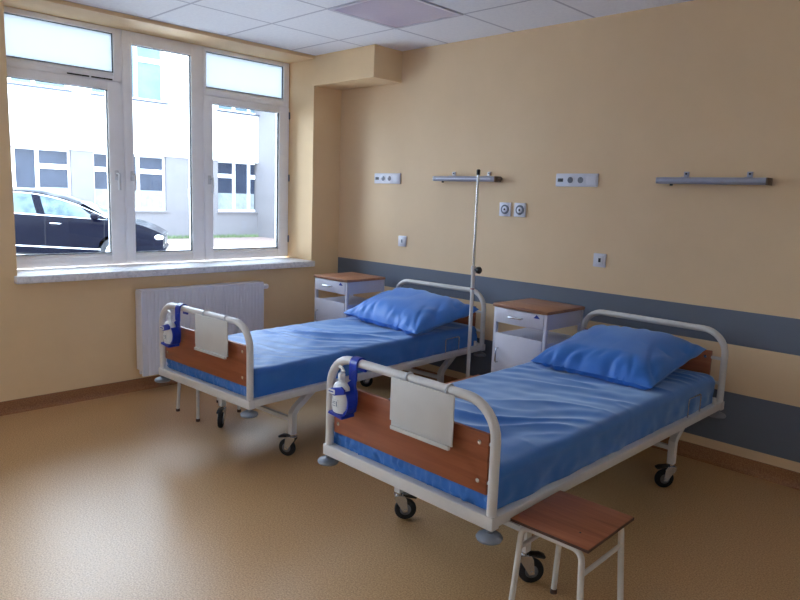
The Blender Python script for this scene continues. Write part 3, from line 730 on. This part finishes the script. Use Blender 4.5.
for fl, (z0, z1) in enumerate((low, up)):
    for (a, b) in wins2:
        b_ = min(b, 9.70)
        if a > 9.7: continue
        fr = MB(); X0, X1 = XB-.20, XB-.12; wdt = b-a; c1, c2 = MUL.get(a, (a+wdt*.345, a+wdt*.655)); zt = z0+(z1-z0)*.675
        t_ = .07
        def bx(y0, y1, q0, q1):
            y0, y1 = min(y0, b_), min(y1, b_)
            if y1 > y0: fr.box(X0, X1, y0, y1, q0, q1)
        bx(a, b, z0, z0+t_); bx(a, b, z1-.045, z1)
        bx(a, a+t_*.8, z0+t_, z1-.045); bx(b-t_*.8, b, z0+t_, z1-.045); bx(c1-.05, c1+.05, z0+t_, z1-.045); bx(c2-.05, c2+.05, z0+t_, z1-.045)
        bx(a+t_*.8, c1-.05, zt, zt+.13); bx(c2+.05, b-t_*.8, zt, zt+.14)
        fo = bb(fr, 'window', 'outer_frame')
        gl = MB().box(XB-.17, XB-.16, a+.02, b_-.005, z0+.02, z1-.02); bb(gl, 'pane', 'dark_glass' if fl == 0 else 'pale_glass', fo)
        if fl == 0:
            cz = z0+(z1-z0)*.37
            cu = MB()
            for (p, q, hh) in ((a+.06, c1-.05, cz), (c1+.05, c2-.05, cz-.0), (c2+.05, b-.06, cz)):
                if a < 3 and q < c2: continue
                q = min(q, b_-.02)
                if q > p: cu.box(XB-.159, XB-.150, p, q, z0+.05, hh)
            if len(cu.b.verts): bb(cu, 'curtain', 'curtain_pale', fo)
            else: cu.b.free()
        si = MB().box(XB-.06, XB+(.06 if fl == 0 else .12), a-.05, min(b+.06, 9.72), z0-.05, z0); bb(si, 'sill', 'stone_cladding' if fl == 0 else 'sill_grey', fo)
bb(MB().box(XB+.0, XB+.03, 7.05, 7.32, 1.2, 1.5), 'meter_box', 'outer_frame')
bb(MB().box(-22, -9.4, 9.72, 12.5, GZ, 7.8), 'side_wing', 'stone_cladding')

car = empty('car', (-10.18, .95, GZ+.02), math.radians(52)); car.rotation_euler = (0, math.radians(2.2), math.radians(60)); tag(car, 'black saloon car parked in the yard outside the window', 'car')
def zb(x):    # belt / bonnet line
    if x > 1.15: t = (x-1.15)/1.0; return .98-.06*t-.20*max(0, t)**2.6
    if x < -1.6: return 1.02-.05*(-1.6-x)
    return 1.0-.012*(x+1.6)
def zr(x):    # roof line
    P = [(-1.9, 1.05), (-1.4, 1.30), (-.9, 1.45), (-.4, 1.49), (.1, 1.43), (.55, 1.30), (.85, 1.15), (1.2, .985)]
    if x <= P[0][0] or x >= P[-1][0]: return zb(x)
    for i in range(len(P)-1):
        if P[i][0] <= x <= P[i+1][0]:
            t = (x-P[i][0])/(P[i+1][0]-P[i][0]); p0 = P[max(0, i-1)][1]; p3 = P[min(len(P)-1, i+2)][1]; p1, p2 = P[i][1], P[i+1][1]
            return .5*((2*p1)+(-p0+p2)*t+(2*p0-5*p1+4*p2-p3)*t*t+(-p0+3*p1-3*p2+p3)*t**3)
def hw(x):    # half width
    t = abs(x)/(2.15 if x > 0 else 2.38); return .90*(1-.30*max(0, t-.62)**1.6/.38**1.6*.9)
def side(x, s, off=0):
    """s 0..1 sill to belt, 1..2 belt to roof edge, 2..3 roof to centre line"""
    h = hw(x)
    if s <= 1: z = .24+(zb(x)-.24)*s; y = h-.06*(1-s)**2-.05*max(0, s-.75)**2*8
    elif s <= 2:
        t = s-1; top = max(zr(x), zb(x)+.001); z = zb(x)+(top-.07*min(1, (top-zb(x))/.3)-zb(x))*t; y = h-.025-(.24*min(1, (top-zb(x))/.3))*t**1.2*.95
    else:
        t = s-2; top = max(zr(x), zb(x)+.001); k = .07*min(1, (top-zb(x))/.3); y0_ = h-.025-.228*min(1, (top-zb(x))/.3); z = top-k*(1-t)**2.2; y = y0_*(1-t)
    return (x, y+off, z)
b = MB(); NX = 96
def xs(i): return -2.38+4.53*i/NX
rows = [i/8 for i in range(0, 25)]
WR = .335; WX = (1.30, -1.33)
for sgn in (-1, 1):
    V = []
    for i in range(NX+1):
        x_ = xs(i); col_ = []
        for s_ in rows:
            p = side(x_, s_)
            xx, yy, zz = p
            for wx in WX:
                d = abs(xx-wx)
                if d < .37:
                    za = .33+math.sqrt(.37**2-d*d)
                    if s_ <= 1: zz = max(zz, min(za, zb(xx)-.08)+ (zb(xx)-za)*s_*.0 ) if zz < za else zz
            col_.append(b.b.verts.new((xx, sgn*yy, zz)))
        V.append(col_)
    for i in range(NX):
        for j in range(len(rows)-1):
            try: b.b.faces.new((V[i][j], V[i+1][j], V[i+1][j+1], V[i][j+1]))
            except ValueError: pass
    for e in (V[0], V[-1]):
        pass
# nose and tail caps
for x_ in (-2.38, 2.15):
    rings = []
    for k in range(5):
        t = k/4; sx_ = (1-t)
        ringv = []
        for s_ in [i/8 for i in range(0, 9)]:
            p = side(x_, s_); ringv.append((p[1]*(1-.0*t), p[2]))
        rings.append(ringv)
    A = [(y, z) for y, z in rings[0]]
    pts = [b.b.verts.new((x_, y, z)) for y, z in A]+[b.b.verts.new((x_, -y, z)) for y, z in A[::-1]]
    b.b.faces.new(pts)
bmesh.ops.remove_doubles(b.b, verts=b.b.verts, dist=.002)
b.build('body', 'car_paint', car, True, 40)
b = MB().box(-2.2, 2.0, -.78, .78, .20, .34); b.build('underbody', 'black_plastic', car)
def patch(x0, x1, s0, s1, name, mat, parent, off=.006, n=14, xf=None):
    for sgn in (-1, 1):
        mb = MB()
        def f(a, c):
            xa, xb_ = (x0, x1) if xf is None else xf(c)
            p = side(xa+(xb_-xa)*a, s0+(s1-s0)*c); return (p[0], sgn*(p[1]+off), p[2])
        mb.grid(f, n, 8); mb.build(name, mat, parent)
patch(-1.0, -.12, 1.06, 1.9, 'rear_door_window', 'car_glass', car, xf=lambda c: (-1.25+.35*c, -.15-.14*c))
patch(-.0, 1.0, 1.06, 1.9, 'front_door_window', 'car_glass', car, n=24, xf=lambda c: (0-.14*c, 1.02-.42*c))
patch(-1.35, 1.12, 1.0, 1.05, 'waist_chrome', 'car_chrome', car, .010, 30)
patch(-.95, 1.00, .17, .205, 'door_chrome', 'car_chrome', car, .012, 30)
mb = MB().grid
for sgn in (-1, 1):
    pts = [side(x_, 1.93) for x_ in [-1.3+i*.08 for i in range(31)]]
    MB().tube([(p[0], sgn*(p[1]+.006), p[2]) for p in pts], .010, 8).build('roof_trim', 'car_chrome', car)
    m = MB(); 
    for x_ in (.0, -.98, 1.06):
        m.tube([(x_, sgn*(side(x_, s_)[1]+.0015), side(x_, s_)[2]) for s_ in (.12, .3, .5, .7, .85, .99)], .004, 6)
    m.build('door_gap', 'black_plastic', car)
    for x_ in (.10, -.86):
        p = side(x_, .82); MB().tube([(x_-.02, sgn*(p[1]+.004), p[2]), (x_, sgn*(p[1]+.035), p[2]), (x_+.17, sgn*(p[1]+.035), p[2]), (x_+.19, sgn*(p[1]+.004), p[2])], .012, 8).build('door_handle', 'car_chrome', car)
    MB().lathe([(.02, -.10), (.075, -.08), (.085, 0), (.07, .05), (.02, .06)], (.92, sgn*(hw(.9)+.11), 1.03), 'x', 18, 1.15, .72).build('wing_mirror', 'car_paint', car)
    MB().tube([(.92, sgn*(hw(.9)-.03), .98), (.93, sgn*(hw(.9)+.06), 1.0)], .02, 8).build('mirror_arm', 'car_chrome', car)
    for wx in WX:
        w_ = MB().lathe([(.0, -.10), (.26, -.10), (.31, -.095), (.325, -.07), (.325, .07), (.31, .095), (.26, .10), (0, .10)], (wx, sgn*.76, .325), 'y', 32).build('wheel', 'tyre', car)
        MB().lathe([(.0, -.012), (.08, -.012), (.21, 0), (.215, .004), (.0, .004)], (wx, sgn*.862, .325), 'y', 32).build('wheel_rim', 'car_chrome', w_)
    MB().lathe([(.01, -.12), (.07, -.10), (.10, 0), (.07, .10), (.01, .12)], (2.04, sgn*.60, .665), 'x', 20, 1.5, .72).build('headlight', 'car_lamp', car)
MB().box(2.11, 2.17, -.38, .38, .50, .70, .02).build('grille', 'black_plastic', car)
g = MB()
for z in (.54, .59, .64): g.box(2.165, 2.178, -.36, .36, z, z+.012)
g.build('grille_bar', 'car_chrome', car)
MB().box(2.08, 2.19, -.66, .66, .26, .46, .04).build('front_bumper', 'car_paint', car)
def ws(a, c):
    x_ = 1.28-.70*c; y_ = (hw(x_)-.08-.16*c)*(2*a-1); return (x_+.012, y_, max(zr(x_), zb(x_))+.012-.02*(2*a-1)**2)
m = MB(); m.grid(ws, 14, 10); m.build('windscreen', 'car_glass', car)
